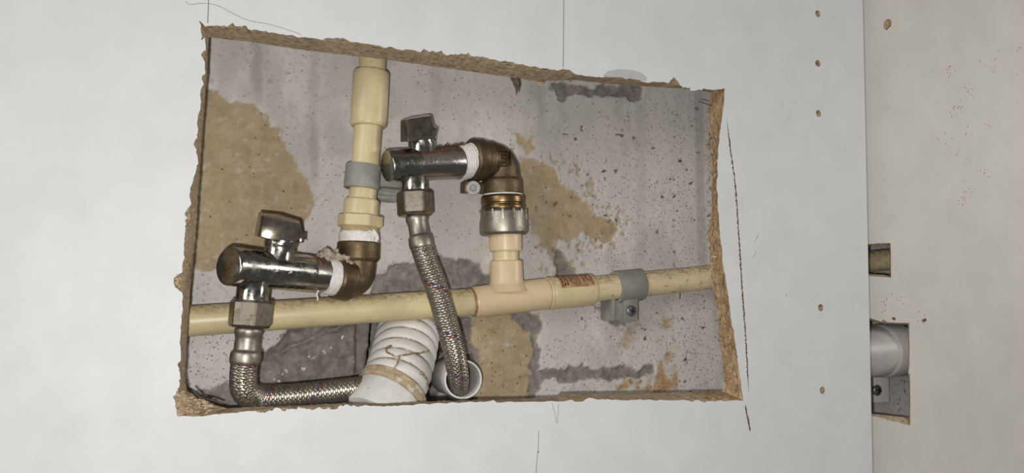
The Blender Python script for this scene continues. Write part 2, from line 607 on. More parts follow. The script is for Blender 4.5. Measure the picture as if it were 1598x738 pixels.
# ================================================================== SETTING: masonry wall
def build_wall():
    x0, x1, z0, z1, st = -0.12, 0.66, -0.135, 0.215, 0.00095
    xs = np.arange(x0, x1, st)
    zs = np.arange(z0, z1, st)
    X, Z = np.meshgrid(xs, zs)
    px, py = to_px(X, np.full_like(X, WALL), Z)
    w1 = (fbm(px / 22, py / 22, 1) - 0.5) * 34
    w2 = (fbm(px / 22, py / 22, 9) - 0.5) * 34
    qx, qy = px + w1, py + w2
    T1 = poly_dist(qx, qy, [(260, 128), (330, 138), (346, 152), (364, 156), (384, 166), (402, 172), (417, 186), (431, 202), (446, 218),
                            (452, 240), (466, 262), (480, 284), (488, 300), (486, 322), (478, 340), (470, 362), (440, 402), (345, 418), (260, 424)])
    T2 = poly_dist(qx, qy, [(812, 238), (840, 245), (868, 262), (882, 286), (900, 308), (926, 322), (946, 342), (972, 352), (958, 366),
                            (938, 372), (912, 366), (895, 377), (876, 374), (868, 386), (880, 402), (898, 420), (902, 434), (866, 436), (858, 402),
                            (842, 370), (824, 340), (812, 310), (800, 270)])
    T3 = poly_dist(qx, qy, [(796, 206), (836, 210), (840, 226), (824, 236), (808, 224)])
    T4 = poly_dist(qx, qy, [(742, 480), (800, 486), (842, 486), (846, 520), (838, 548), (838, 590), (828, 640), (742, 640), (734, 570), (733, 520)])
    tan = np.maximum.reduce([T1, T2, T3, T4])
    # broken flecks of render beside the right-hand patch
    fl = sm(fbm(px / 7, py / 7, 31, 3), 0.58, 0.66) * sm(poly_dist(px, py, [(800, 230), (900, 250), (985, 345), (960, 390), (890, 430), (840, 420)]), -14, 6)
    G1 = poly_dist(qx, qy, [(572, 480), (584, 440), (602, 416), (622, 409), (682, 405), (700, 411), (752, 408), (756, 424), (772, 432), (772, 480)])
    G2 = poly_dist(qx, qy, [(446, 514), (428, 540), (402, 562), (362, 590), (300, 622), (280, 660), (720, 660), (742, 560), (738, 495), (600, 480)])
    G3 = poly_dist(qx, qy * 1.0, [(858, 138), (880, 133), (930, 136), (1000, 139), (1003, 148), (985, 152), (930, 151), (890, 150)]) + 3
    G4 = poly_dist(qx, qy, [(822, 582), (868, 576), (890, 569), (960, 572), (1016, 576), (1020, 584), (960, 590), (900, 592), (830, 596)]) + 2
    G5 = poly_dist(qx, qy, [(780, 486), (842, 486), (846, 520), (836, 532), (815, 505)])
    G6 = poly_dist(qx, qy, [(832, 530), (842, 530), (840, 590), (832, 630), (820, 632), (828, 585)])
    G7 = poly_dist(qx, qy, [(858, 380), (868, 384), (880, 402), (905, 432), (870, 436)])
    G8 = poly_dist(qx, qy, [(924, 476), (960, 476), (990, 505), (968, 510), (948, 495)])
    G9 = poly_dist(px + w1 * 0.4, py, [(260, 560), (292, 600), (318, 622), (350, 600), (400, 575), (400, 600), (340, 622), (330, 640), (260, 640)])
    grey = np.maximum.reduce([G1, G2, G3, G4, G5, G6, G7, G8, G9])
    tan_m = np.maximum(sm(tan, -1.2, 2.0), fl * 0.8)
    # scraped paint left on the render
    tan_m *= 1 - 0.35 * sm(fbm(px / 12, py / 8, 44, 5), 0.64, 0.76)
    grey_m = sm(grey, -1.2, 2.0)
    rust = sm(poly_dist(qx, qy, [(1022, 488), (1052, 486), (1050, 530), (1046, 572), (1052, 612), (1020, 612), (1030, 560)]), -10, 10) \
        + sm(poly_dist(qx, qy, [(955, 592), (1050, 588), (1052, 614), (965, 614)]), -6, 6) \
        + 0.8 * sm(poly_dist(qx, qy, [(968, 510), (996, 508), (986, 540), (968, 545)]), -8, 8)
    rust = np.clip(rust, 0, 1) * sm(fbm(px / 12, py / 18, 51, 5), 0.34, 0.66) * 0.9
    # pits and dark flecks, denser to the right and low on the left
    dens = 0.16 + 0.5 * sm(T4, -4, 4) + 0.55 * sm(px, 800, 1000) * sm(py, 150, 320) + 0.85 * sm(py, 425, 480) * (1 - sm(px, 380, 460)) + 0.25 * sm(px, 980, 1060)
    sp2 = fbm(px / 9, py / 7, 77, 3, 0.5)
    speck = sm(sp2, 0.79, 0.82) * sm(px, 800, 900)
    speck = np.clip(speck, 0, 1) * (1 - grey_m * 0.5)
    dens = dens * (1 - 0.5 * grey_m)
    stain = 0.5 * sm(-np.abs(px - 1090 - 0.02 * (py - 150)), -9, -4) * sm(-py, -425, -400)
    for sx, wd, s0, s1, a in ((402, 12, 40, 180, .35), (490, 10, 40, 330, .30), (560, 14, 60, 300, .2), (845, 10, 120, 240, .3), (1000, 14, 140, 420, .22), (680, 12, 80, 240, .25)):
        stain = stain + a * sm(-np.abs(qx * 0.4 + px * 0.6 - sx), -wd, -wd * 0.3) * sm(py, s0, s0 + 30) * (1 - sm(py, s1 - 60, s1))
    stain = np.clip(stain + 0.35 * sm(fbm(px / 60, py / 110, 91, 4), 0.55, 0.75), 0, 1) * (1 - tan_m) * (1 - grey_m)
    pink = 0.5 * sm(-np.hypot(px - 421, py - 126), -6, -2) + 0.35 * sm(-np.hypot(px - 330, py - 128), -6, -2)
    # relief
    D = 0.0009 * tan_m * (0.8 + 0.5 * fbm(px / 20, py / 20, 5)) + 0.0016 * grey_m * (fbm(px / 14, py / 14, 6) * 1.8)
    D += 0.0005 * (fbm(px / 8, py / 8, 8, 4) - 0.5) + speck * 0.0006
    rough_g = np.maximum(sm(G1, -2, 6), sm(G2, -2, 6))
    D += rough_g * (0.0035 * (fbm(px / 26, py / 26, 15, 5) - 0.35))
    # broken hollow that falls away to the right around the waste hose
    slope = sm(G2, 0, 14) * np.clip((px - 360) / 200, 0, 1) * 0.011
    hole = poly_dist(qx * 0.35 + px * 0.65, qy * 0.35 + py * 0.65, [(588, 492), (592, 478), (690, 474), (716, 505), (708, 545), (742, 552), (748, 700), (572, 700), (576, 600)])
    plate = poly_dist(qx * 0.35 + px * 0.65, py, [(556, 470), (600, 470), (600, 700), (550, 700), (555, 590)])
    D += 0.016 * sm(plate, 0, 5) * (1 - sm(hole, 0, 6))
    D += slope * (1 - sm(hole, 0, 4)) * (1 - sm(plate, 0, 4)) + sm(hole, 0, 9) * (0.060 + 0.006 * (fbm(px / 20, py / 20, 19) - 0.5))
    # ledge of rubble crossing the hollow
    led = np.abs((py - (600 - (px - 320) * 0.42)) + w1 * 0.3)
    D += sm(G2, 2, 16) * (1 - sm(hole, -4, 2)) * (0.0022 * sm(-led, -7, 0) - 0.003 * sm((py - (600 - (px - 320) * 0.42)), 0, 26))
    Y = WALL + D
    ny, nx = X.shape
    V = np.stack([X.ravel(), Y.ravel(), Z.ravel()], 1)
    idx = np.arange(ny * nx).reshape(ny, nx)
    Fq = np.stack([idx[:-1, :-1].ravel(), idx[:-1, 1:].ravel(), idx[1:, 1:].ravel(), idx[1:, :-1].ravel()], 1)
    me = bpy.data.meshes.new('wall_back')
    me.vertices.add(len(V)); me.vertices.foreach_set('co', V.ravel())
    me.loops.add(Fq.size); me.loops.foreach_set('vertex_index', Fq.ravel().astype(np.int32))
    me.polygons.add(len(Fq)); me.polygons.foreach_set('loop_start', np.arange(0, Fq.size, 4, dtype=np.int32))
    me.polygons.foreach_set('use_smooth', np.ones(len(Fq), bool))
    me.update(); me.validate()
    for nme, arr in (('tan', tan_m), ('grey', grey_m), ('rust', rust), ('speck', speck), ('dens', dens), ('stain', stain), ('pink', np.clip(pink, 0, 1))):
        a = me.attributes.new(nme, 'FLOAT', 'POINT')
        a.data.foreach_set('value', arr.ravel().astype(np.float32))
    me.materials.append(M['old_wall'])
    o = bpy.data.objects.new('wall_back', me)
    C.objects.link(o)
    tag(o, 'pitted grey painted masonry wall with tan and grey chipped patches behind the opening', 'wall', kind='structure')

    wg = G(); wg.bvh = BVHTree.FromPolygons(V.tolist(), Fq.tolist())
    return wg


WG = build_wall()
g = G()
for cx, cy, n, sp in ((447, 578, 3, 2), (474, 576, 3, 2), (490, 558, 4, 4), (505, 550, 3, 3), (514, 543, 2, 2), (534, 527, 4, 3), (430, 590, 3, 6), (700, 470, 4, 8), (770, 560, 3, 20)):
    for k in range(n):
        h_, n_ = on_surface(WG, random.gauss(cx, sp), random.gauss(cy, sp * 0.6))
        if h_ is not None: g.blob(h_, random.uniform(0.0004, 0.0010), 1, 0.35)
tag(g.build('plaster_crumb', 'tape', None, smooth=False), 'white plaster crumbs caught on the broken grey mortar low in the wall', 'plaster', kind='stuff')


# ================================================================== cabinet panels
def resample(pts, n):
    pts = np.array(pts, float)
    d = np.r_[0, np.cumsum(np.hypot(*np.diff(pts, axis=0).T))]
    t = np.linspace(0, d[-1], n)
    return np.stack([np.interp(t, d, pts[:, 0]), np.interp(t, d, pts[:, 1])], 1)


def xz(px, py, Y):
    p = P(px, py, Y)
    return (p.x, p.z)


def inside_poly(x, z, poly):
    return poly_dist(np.array(x), np.array(z), [tuple(q) for q in poly]) > 0


def sheet(g, outer, holes, Y):
    """flat face with holes at depth Y"""
    co, ed = [], []
    for loop in [outer] + holes:
        k = len(co)
        co += [Vector((p[0], p[1])) for p in loop]
        ed += [(k + i, k + (i + 1) % len(loop)) for i in range(len(loop))]
    r = delaunay_2d_cdt(co, ed, [], 0, 1e-7)
    vs, fs = r[0], r[2]
    cx = np.array([sum(vs[i].x for i in f) / len(f) for f in fs])
    cz = np.array([sum(vs[i].y for i in f) / len(f) for f in fs])
    keep = inside_poly(cx, cz, outer)
    for h in holes:
        keep &= ~inside_poly(cx, cz, h)
    g.add([Vector((v.x, Y, v.y)) for v in vs], [tuple(f) for f, k in zip(fs, keep) if k])


def rim(g, loop, Ya, Yb, loop2=None):
    n = len(loop)
    loop2 = loop2 or loop
    g.add([Vector((p[0], Ya, p[1])) for p in loop] + [Vector((p[0], Yb, p[1])) for p in loop2],
          [(i, (i + 1) % n, n + (i + 1) % n, n + i) for i in range(n)])


front_sides = [
    [(312, 36), (320, 39), (368, 39.5), (403, 47), (430, 52), (455, 55.5), (503, 61), (520, 60), (537, 59), (545, 63), (559, 65.5), (600, 73), (640, 79), (690, 83.5), (740, 88),
     (800, 97), (830, 104), (861, 109), (887, 109), (898, 117), (942, 121), (954, 118), (979, 122), (1011, 128), (1044, 127), (1052, 119), (1066, 135), (1100, 140), (1121, 141), (1131, 136)],
    [(1131, 136), (1130, 165), (1125, 197), (1121, 234), (1119.5, 283), (1121, 328), (1125, 368), (1127, 400), (1134, 441), (1141, 494), (1149.6, 551), (1158, 608), (1160, 625)],
    [(1160, 625), (1084, 625), (1003, 624), (922, 624), (867, 626), (800, 627), (750, 627), (700, 629), (640, 632), (600, 634), (574, 633), (480, 637.5), (424, 640), (394, 641.5), (364, 644), (334, 646), (317, 649), (276, 649)],
    [(276, 649), (273, 634), (271, 620), (279, 606), (279, 582), (280, 540), (284, 500), (285, 456), (273, 446), (270, 434), (284, 424), (287, 400), (290, 370), (292, 340), (289.5, 332), (299, 319), (295, 306), (301, 284),
     (307, 263), (308, 234), (302, 226), (308, 211), (309, 185), (313, 163), (312, 139), (318, 130), (316, 107), (319, 72), (316, 55), (312, 36)],
]
back_sides = [
    [(326, 58), (390, 65.5), (455, 75.5), (520, 84), (559, 88), (602, 93), (700, 107), (800, 121), (841, 127), (898, 125), (950, 131), (1011, 135), (1064, 138), (1109, 144)],
    [(1109, 144), (1107, 181), (1110, 206), (1112, 234), (1110, 271), (1111, 328), (1107, 355), (1102, 368), (1108, 382), (1108, 404), (1111, 441), (1119, 482), (1123, 522), (1127, 563), (1130, 600), (1127, 611)],
    [(1127, 611), (1040, 613), (960, 614), (871, 615), (866, 621), (800, 623), (740, 624), (680, 626), (600, 630), (537, 629), (480, 632), (398, 634.5), (354, 637), (334, 632)],
    [(334, 632), (309, 621), (291, 609), (288, 590), (290, 560), (293, 500), (297, 450), (302, 400), (307, 340), (312, 258), (317, 193), (322, 128), (326, 58)],
]


def ragged_ring(fs, bs, Ya, Yb, per=1.3, jag=2.0, rows=11, amp=0.0008, seed=0):
    """front loop (ragged laminate edge) and rows of the broken core behind it"""
    F_, B_, J_ = [], [], []
    for sd, (a, b) in enumerate(zip(fs, bs)):
        aa = np.array(a, float)
        L = np.hypot(*np.diff(aa, axis=0).T).sum()
        n = max(3, int(L / per))
        F_.append(resample(a, n)[:-1]); B_.append(resample(b, n)[:-1])
        J_.append(np.full(n - 1, (0.75, 0.22, 0.55, 1.0)[sd] if jag > 1 else 1.0))
    F_, B_ = np.vstack(F_), np.vstack(B_)
    J_ = np.concatenate(J_)
    n = len(F_)
    i = np.arange(n)
    zero = np.zeros(n)
    chip = J_ * (0.7 + 1.6 * sm(fbm(i / 60.0, zero + 1.7, seed + 3, 2), 0.45, 0.7))
    j1 = chip * (fbm(i / 8.0, zero + 3.3, seed, 3) - 0.5) * 2 * jag * 2.2
    j2 = chip * (fbm(i / 7.0, zero + 8.1, seed + 5, 3) - 0.5) * 2 * jag * 2.2
    F_ = F_ + np.stack([j1, j2], 1)
    front = [xz(p[0], p[1], Ya) for p in F_]
    back = [xz(p[0], p[1], Yb) for p in B_]
    fa, ba = np.array(front), np.array(back)
    ctr = ba.mean(0)
    inw = ctr - ba
    inw /= np.linalg.norm(inw, axis=1)[:, None]
    ring = []
    for r in range(rows):
        t = r / (rows - 1)
        k = t ** 0.8
        p = fa * (1 - k) + ba * k
        off = (fbm(i / 3.0, zero + r * 0.9, seed + 20, 4) - 0.5) * 2 * amp * min(1, 3 * t + 0.15)
        if r == rows - 1: off = off * 0.5
        p = p + inw * off[:, None]
        ydep = Ya + 0.0004 + (Yb - Ya - 0.0004) * t
        ring.append([Vector((q[0], ydep, q[1])) for q in p])
    return front, ring


def circle(c, r, n=20, rz=1.0):
    return [(c[0] + r * math.cos(2 * math.pi * k / n), c[1] + r * rz * math.sin(2 * math.pi * k / n)) for k in range(n)]


XR = xz(1354, 369, 0)[0]                      # machined right edge of the panel
panel = thing('cabinet_panel', (XR - 0.4, 0.008, -0.30), 'large white laminated chipboard panel with a ragged opening sawn through it', 'panel')
front_loop, core_rows = ragged_ring(front_sides, back_sides, 0.0, PANEL)
g = G()
g.rings(core_rows, False, False)
core = g.build('chipboard_core', 'chipboard_fine', panel, angle=60, label='brown broken chipboard edge of the opening')
# right side of the cut shows coarse flakes: give that stretch its own material
core.data.materials.append(M['chipboard_coarse'])
for p in core.data.polygons:
    cx = p.center.x + ORG[panel.name].x
    if cx > xz(1092, 380, 0.008)[0]:
        p.material_index = 1

pins = [(1276.5, 21.5), (1276.5, 99), (1277.5, 177), (1281, 480), (1283.5, 609)]
pin_loops = [circle(xz(a, b, 0), 0.0023, 18) for a, b in pins]


def ribbon_loop(pts, w, Y=0.0, jag=0.4, step=1.6):
    a = resample(pts, max(4, int(sum(math.hypot(p[0] - q[0], p[1] - q[1]) for p, q in zip(pts, pts[1:])) / step)))
    d = np.gradient(a, axis=0)
    d /= np.linalg.norm(d, axis=1)[:, None]
    nrm = np.stack([-d[:, 1], d[:, 0]], 1)
    t = np.linspace(0, 1, len(a))
    ww = w / 2 * np.clip(np.minimum(t, 1 - t) * 12, 0.15, 1)
    A = a + nrm * (ww * RNG.uniform(1 - jag, 1 + jag, len(a)))[:, None]
    B = a - nrm * (ww * RNG.uniform(1 - jag, 1 + jag, len(a)))[:, None]
    return [xz(p[0], p[1], Y) for p in np.vstack([A, B[::-1]])]


kerf1 = ribbon_loop([(1134, 183), (1140, 235), (1146, 275), (1150, 320), (1153, 370), (1155, 400), (1158, 450), (1163, 514), (1166, 570), (1168.5, 612)], 2.0, jag=0.75)
kerf2 = ribbon_loop([(1163, 632), (1165, 643), (1168, 658), (1171, 673)], 2.4)

x_l, z_b, z_t = -0.34, -0.30, 0.36
outer = [(x_l, z_b), (XR, z_b), (XR, z_t), (x_l, z_t)]
g = G()
sheet(g, outer, [front_loop] + pin_loops + [kerf1, kerf2], 0.0)
rim(g, front_loop, 0.0, 0.0004)
for lp in pin_loops: rim(g, lp, 0.0, 0.0004)
rim(g, outer, 0.0, PANEL)
sheet(g, outer, [[(v.x, v.z) for v in core_rows[-1]]], PANEL)
g.build('laminate', 'laminate', panel, smooth=False, label='smooth white laminate skin')
for lp in pin_loops:
    g = G()
    rim(g, lp, 0.0004, 0.0016)
    sheet(g, lp, [], 0.0016)
    g.build('shelf_pin_hole', 'chipboard_fine', panel, smooth=False, label='small drilled shelf pin hole showing brown chipboard')
for kf in (kerf1, kerf2):
    g = G()
    rim(g, kf, 0.0, 0.0007)
    sheet(g, kf, [], 0.0007)
    g.build('saw_cut', 'kerf_brown', panel, smooth=False, label='thin brown stray saw cut')


def surface_line(pts, w, Y=0.0, n=40, lift=0.00006):
    a = [P(p[0], p[1], Y - lift) for p in pts]
    a = spline(a, 0.0012)
    g = G()
    g.tube(a, w, 5)
    return g


for pts, w in (([(325.5, -10), (325, 15), (324, 36)], 0.00016), ([(880, -10), (879.5, 50), (879, 108)], 0.00016)):
    surface_line(pts, w).build('pencil_line', 'pencil', panel)
surface_line([(840.5, 672), (840, 700), (838, 718), (836, 750)], 0.00012).build('pencil_line', 'pencil', panel)
for a, b in (((1184, 362), (1178, 378)), ((1180, 392), (1175, 402)), ((1228, 458), (1226, 464)), ((840, 703), (839, 707))):
    g = G()
    g.tube([P(*a, -0.00005), P((a[0] + b[0]) / 2 + 0.6, (a[1] + b[1]) / 2, -0.00005), P(*b, -0.00005)], [0.0001, 0.0004, 0.0001], 6)
    g.build('scuff_mark', 'smudge' if a[0] > 1000 else 'pencil', panel)
# pale blister above the cut
g = G()
bl = resample([(941, 119), (948, 111), (965, 108), (985, 109), (1000, 113), (1010, 121), (1008, 127), (975, 121), (945, 120)], 40)
bl = [xz(p[0], p[1], 0) for p in bl]
sheet(g, bl, [], -0.0002); rim(g, bl, -0.0002, 0.0)
g.build('laminate_blister', 'smudge', panel, smooth=False)

# torn flakes along the coarse right edge, and fluff in the lower left corner
g = G()
edge = resample([(1116, 150), (1113, 200), (1115, 280), (1116, 330), (1112, 380), (1120, 430), (1130, 500), (1138, 560), (1146, 615)], 200)
for k in range(190):
    p = edge[random.randrange(200)]
    Y = random.uniform(0.001, 0.0155)
    t = Y / PANEL
    c = P(p[0] + 6 - 17 * t + random.uniform(-3, 3), p[1] + random.uniform(-3, 3), Y)
    d = Vector((random.gauss(0, 0.5), random.gauss(0, 0.5), random.gauss(0, 1))).normalized()
    e = d.cross(Vector((random.random(), random.random(), random.random()))).normalized()
    L = random.uniform(0.0006, 0.0022)
    g.box(c, d * L, e * random.uniform(0.0002, 0.0005), d.cross(e) * 0.00012)
g.build('torn_flake_edge', 'chipboard_coarse', panel, smooth=False)['kind'] = 'stuff'
g = G()
for k in range(150):
    px_, py_ = random.uniform(274, 330), random.uniform(610, 644)
    if py_ < 612 + (px_ - 285) * 0.45 and px_ > 290: continue
    c = P(px_, py_, random.uniform(0.0006, 0.012))
    g.blob(c, random.uniform(0.0004, 0.0013), 1, 0.4, (1.3, 0.8, 0.9))
for k in range(60):
    px_, py_ = random.gauss(277, 3), random.choice([random.gauss(438, 5), random.gauss(622, 8), random.gauss(335, 6)])
    if px_ > 290: px_ = 282
    c = P(px_ + (8 if py_ < 420 else 0) + (8 if py_ < 400 else 0), py_, 0.0006)
    g.blob(c, random.uniform(0.0003, 0.0008), 1, 0.4)
g.build('torn_fibre_clump', 'chipboard_fine', panel, smooth=False)['kind'] = 'stuff'
# splinters hanging from the top cut
for poly in ([(796, 121), (808, 122), (810, 136), (806, 150), (804, 138)], [(836, 127), (848, 128), (845, 134), (838, 132)]):
    g = G()
    g.loft([P(a, b, 0.0155) for a, b in poly], [P(a, b, 0.0170) for a, b in poly])
    g.build('splinter', 'splinter_dark' if poly[0][0] < 800 else 'chipboard_fine', panel, smooth=False)
g = G()
g.tube([P(1090, 158, 0.018), P(1100, 161, 0.016), P(1112, 166, 0.014)], [0.0002, 0.0004, 0.0003], 6)
g.build('splinter', 'splinter_dark', panel)

g = G()
g.tube(spline([P(300, 608, 0.010), P(314, 621, 0.012), P(330, 624, 0.016), P(348, 630, 0.020)], 0.001), 0.0005, 6)
g.build('splinter', 'splinter_dark', panel)

# ---- the thinner board to the right
HB0, HB1 = 0.024, 0.027
board = thing('back_board', (XR + 0.2, HB0, -0.30), 'thin dull white board behind the big panel with two square pipe cut-outs', 'panel')
cut_f = [
    [[(1335, 380), (1390, 379.5)], [(1390, 379.5), (1391, 433)], [(1391, 433), (1384, 433), (1335, 428)], [(1335, 428), (1335, 380)]],
    [[(1335, 493), (1360, 497), (1376, 502), (1379, 498), (1384, 503), (1419, 504)], [(1419, 504), (1419.5, 570), (1418, 582), (1420, 590), (1421, 664)], [(1421, 664), (1366, 650), (1335, 643)], [(1335, 643), (1335, 493)]],
]
cut_b = [
    [[(1335, 383), (1388.5, 383)], [(1388.5, 383), (1389, 430)], [(1389, 430), (1380, 429), (1335, 426)], [(1335, 426), (1335, 383)]],
    [[(1335, 496), (1360, 500), (1380, 505), (1417, 507)], [(1417, 507), (1417.5, 570), (1419, 652)], [(1419, 652), (1366, 646), (1335, 643)], [(1335, 643), (1335, 496)]],
]
loopsF, loopsB = [], []
for k, (a, b) in enumerate(zip(cut_f, cut_b)):
    lf, rows = ragged_ring(a, b, HB0, HB1, 2.0, 0.35, 5, 0.0002, 40 + k)
    loopsF.append(lf); loopsB.append([(v.x, v.z) for v in rows[-1]])
    g = G(); g.rings(rows, False, False)
    rim(g, lf, HB0, HB0 + 0.0004)
    g.build('cut_out_edge', 'chipboard_fine', board, angle=60)
dl = [xz(a, b, HB0) for a, b in ((1378.5, 40), (1380, 34), (1384, 30), (1389, 30), (1391.5, 34), (1391, 41), (1388, 43), (1384, 47), (1380, 45.5))]
outer2 = [(XR - 0.030, z_b), (1.15, z_b), (1.15, z_t), (XR - 0.030, z_t)]
g = G()
sheet(g, outer2, loopsF + [dl], HB0)
rim(g, outer2, HB0, HB1)
sheet(g, outer2, loopsB, HB1)
g.build('board_face', 'hardboard_white', board, smooth=False)
g = G(); rim(g, dl, HB0, HB0 + 0.0012); sheet(g, dl, [], HB0 + 0.0012)
g.build('drill_hole', 'chipboard_fine', board, smooth=False, label='oval drilled hole showing brown core')

# crumbs stuck to the board
g = G()
clusters = [(1482, 108, 10, 12), (1510, 140, 12, 24), (1492, 170, 9, 16), (1545, 92, 12, 8), (1552, 106, 6, 6), (1590, 75, 8, 5), (1583, 118, 8, 5), (1475, 215, 9, 7), (1508, 208, 12, 6), (1545, 195, 8, 4),
            (1494, 240, 5, 3), (1508, 255, 8, 5), (1532, 270, 6, 7), (1510, 300, 8, 14), (1503, 312, 6, 8), (1376, 480, 14, 10), (1395, 462, 16, 7), (1410, 475, 12, 4), (1500, 318, 7, 5), (1428, 497, 12, 9), (1592, 155, 4, 3)]
for cx, cy, s_, n in clusters:
    for k in range(n):
        px_ = random.gauss(cx, s_ * 0.6)
        if px_ < 1366: continue
        g.blob(P(px_, random.gauss(cy, s_ * 0.6), HB0 - 0.00010), random.uniform(0.00015, 0.00042), 1, 0.35, (1, 0.4, 1))
for c_, r_, n in (((1442, 499), 0.0013, 6), ((1395, 497), 0.0009, 5), ((1418, 585), 0.0007, 3)):
    for k in range(n):
        g.blob(P(c_[0] + random.gauss(0, 1.2), c_[1] + random.gauss(0, 1.0), HB0 - 0.0004), r_ * random.uniform(0.4, 0.9), 1, 0.35)
tag(g.build('sawdust_crumb', 'crumb', None, smooth=False), 'scattered brown sawdust crumbs clinging to the dull white board', 'sawdust', kind='stuff')


# ================================================================== PIPES
def single(g, name, mat, label, cat, group=None, **kw):
    return tag(g.build(name, mat, None, **kw), label, cat, group)


PY = 0.051   # depth of the supply pipe axis
RP = 0.0081

# long horizontal supply pipe, left of the tee
A, B = P(282, 502, PY), P(748, 470.5, PY)
L = (B - A).length
single(G().lathe(A - (B - A).normalized() * 0.03, B, [(0, RP), (L + 0.03, RP)], 40, 0), 'water_pipe', 'cpvc', 'cream plastic pipe running from the left edge of the opening to the tee', 'pipe', 'cream water pipes')
# horizontal pipe, right of the sleeve, on behind both panels
A, B = P(915, 452.3, PY), P(1440, 399.5, PY)
L = (B - A).length
single(G().lathe(A, B, [(0, RP), (L, RP)], 40, 0), 'water_pipe', 'cpvc_dirty', 'brown-stained cream pipe leaving the opening on the right, seen again in the small cut-out', 'pipe', 'cream water pipes')

# tee
tee = thing('tee_fitting', P(794, 460, PY), 'peach plastic tee joining the horizontal pipe to the branch under the silver ring', 'fitting')
g = G()
g.turn([(737, 471.8, 44), (740, 471.5, 49), (795, 464.5, 50), (850, 458.5, 49), (853, 458.2, 46)], PY, PY)
g.build('run', 'cpvc_peach', tee)
g = G()
# flared saddle where the branch leaves the run
g.turn([(789.5, 406.5, 46), (789.6, 408, 51), (790.5, 436, 52), (791, 443, 55), (791, 448, 62), (791, 455, 70)], PY, PY, bevel=0.0004)
g.build('branch', 'cpvc_peach', tee)
# glue bead at the left joint
g = G()
c0, c1 = P(735, 472.0, PY), P(738.5, 471.6, PY)
g.lathe(c0, c1, [(0, RP), (0.0006, 0.0089), ((c1 - c0).length, 0.0088)], 40, 0.0003, wob=lambda t, a: 1 + 0.02 * math.sin(5 * a) * math.sin(3 * a))
g.build('glue_bead', 'sticker', tee)
# sleeve with printed sticker
sl = thing('pipe_sleeve', P(888, 455, PY), 'cream pipe sleeve with a printed brown sticker, right of the tee', 'fitting')
g = G()
SA, SB = P(853, 458.2, PY), P(923.5, 452, PY)
SL = (SB - SA).length
RS = 0.0102
g.lathe(SA, SB, [(0, RS * 0.97), (0.0012, RS * 1.02), (0.0020, RS * 0.95), (0.0026, RS), (SL - 0.0006, RS), (SL, RS * 0.92)], 48, 0.0003)
g.build('body', 'cpvc', sl)
sax = (SB - SA).normalized()
se1 = Vector((0, -1, 0)); se1 = (se1 - sax * se1.dot(sax)).normalized()
se2 = sax.cross(se1)
if se2.z < 0: se2 = -se2


def on_sleeve(t, a, r):
    return SA + sax * t + (se1 * math.cos(a) + se2 * math.sin(a)) * r


def sleeve_patch(g, t0, t1, a0, a1, r, na=14, nt=2, slant=0.0):
    vs, fs = [], []
    for i in range(nt):
        for j in range(na):
            a = a0 + (a1 - a0) * j / (na - 1)
            t = t0 + (t1 - t0) * i / (nt - 1) + slant * (1 - j / (na - 1))
            vs.append(on_sleeve(t, a, r))
    for i in range(nt - 1):
        for j in range(na - 1):
            k = i * na + j
            fs.append((k, k + 1, k + na + 1, k + na))
    g.add(vs, fs)


g = G()
sleeve_patch(g, SL * 0.19, SL * 0.93, math.radians(16), math.radians(85), RS + 0.00008, 14, 8)
stk_o = g.build('sticker', 'sticker', sl, label='brown printed sticker')
g = G()
rows_ = [(0.22, 0.035), (0.28, 0.030), (0.335, 0.030), (0.42, 0.014), (0.455, 0.014), (0.49, 0.014), (0.525, 0.014), (0.56, 0.012), (0.60, 0.02), (0.70, 0.022)]
for tt, ww in rows_:
    a = 24.0
    while a < 80:
        da = random.choice([3, 5, 7, 10]) if ww < 0.03 else random.choice([6, 9, 13])
        sleeve_patch(g, SL * tt, SL * (tt + ww), math.radians(a), math.radians(min(a + da, 82)), RS + 0.00016, 4, 2)
        a += da + random.choice([2.0, 3.0, 5.0])
# triangular mark and bars at the right end of the sticker
for a0 in range(38, 70, 3):
    hw = 0.05 * (1 - abs(a0 - 52) / 26)
    sleeve_patch(g, SL * (0.82 - hw), SL * (0.82 - hw + 0.018), math.radians(a0), math.radians(a0 + 2.6), RS + 0.00016, 3, 2)
    sleeve_patch(g, SL * (0.835 + hw), SL * (0.835 + hw + 0.018), math.radians(a0), math.radians(a0 + 2.6), RS + 0.00016, 3, 2)
sleeve_patch(g, SL * 0.875, SL * 0.895, math.radians(20), math.radians(28), RS + 0.00016, 4, 2)
g.build('sticker_print', 'ink', stk_o, smooth=False)


# pipe clip builder for the horizontal pipe
def screw(parent, c, r, nrm=Vector((0, -1, 0)), name='screw'):
    g = G()
    g.lathe(c - nrm * 0.001, c + nrm * 0.0016, [(0, r), (0.0012, r), (0.0020, r * 0.8), (0.0026, r * 0.35)], 24, 0.0002)
    s_ = g.build(name, 'screw_steel', parent, label='steel cross-head screw')
    g = G()
    e1 = nrm.cross(Vector((0.3, 0, 1))).normalized(); e2 = nrm.cross(e1)
    g.box(c + nrm * 0.0017, e1 * r * 0.6, e2 * r * 0.12, nrm * 0.0003)
    g.box(c + nrm * 0.0017, e2 * r * 0.6, e1 * r * 0.12, nrm * 0.0003)
    g.build('cross_slot', 'ink', s_, smooth=False)
    return s_


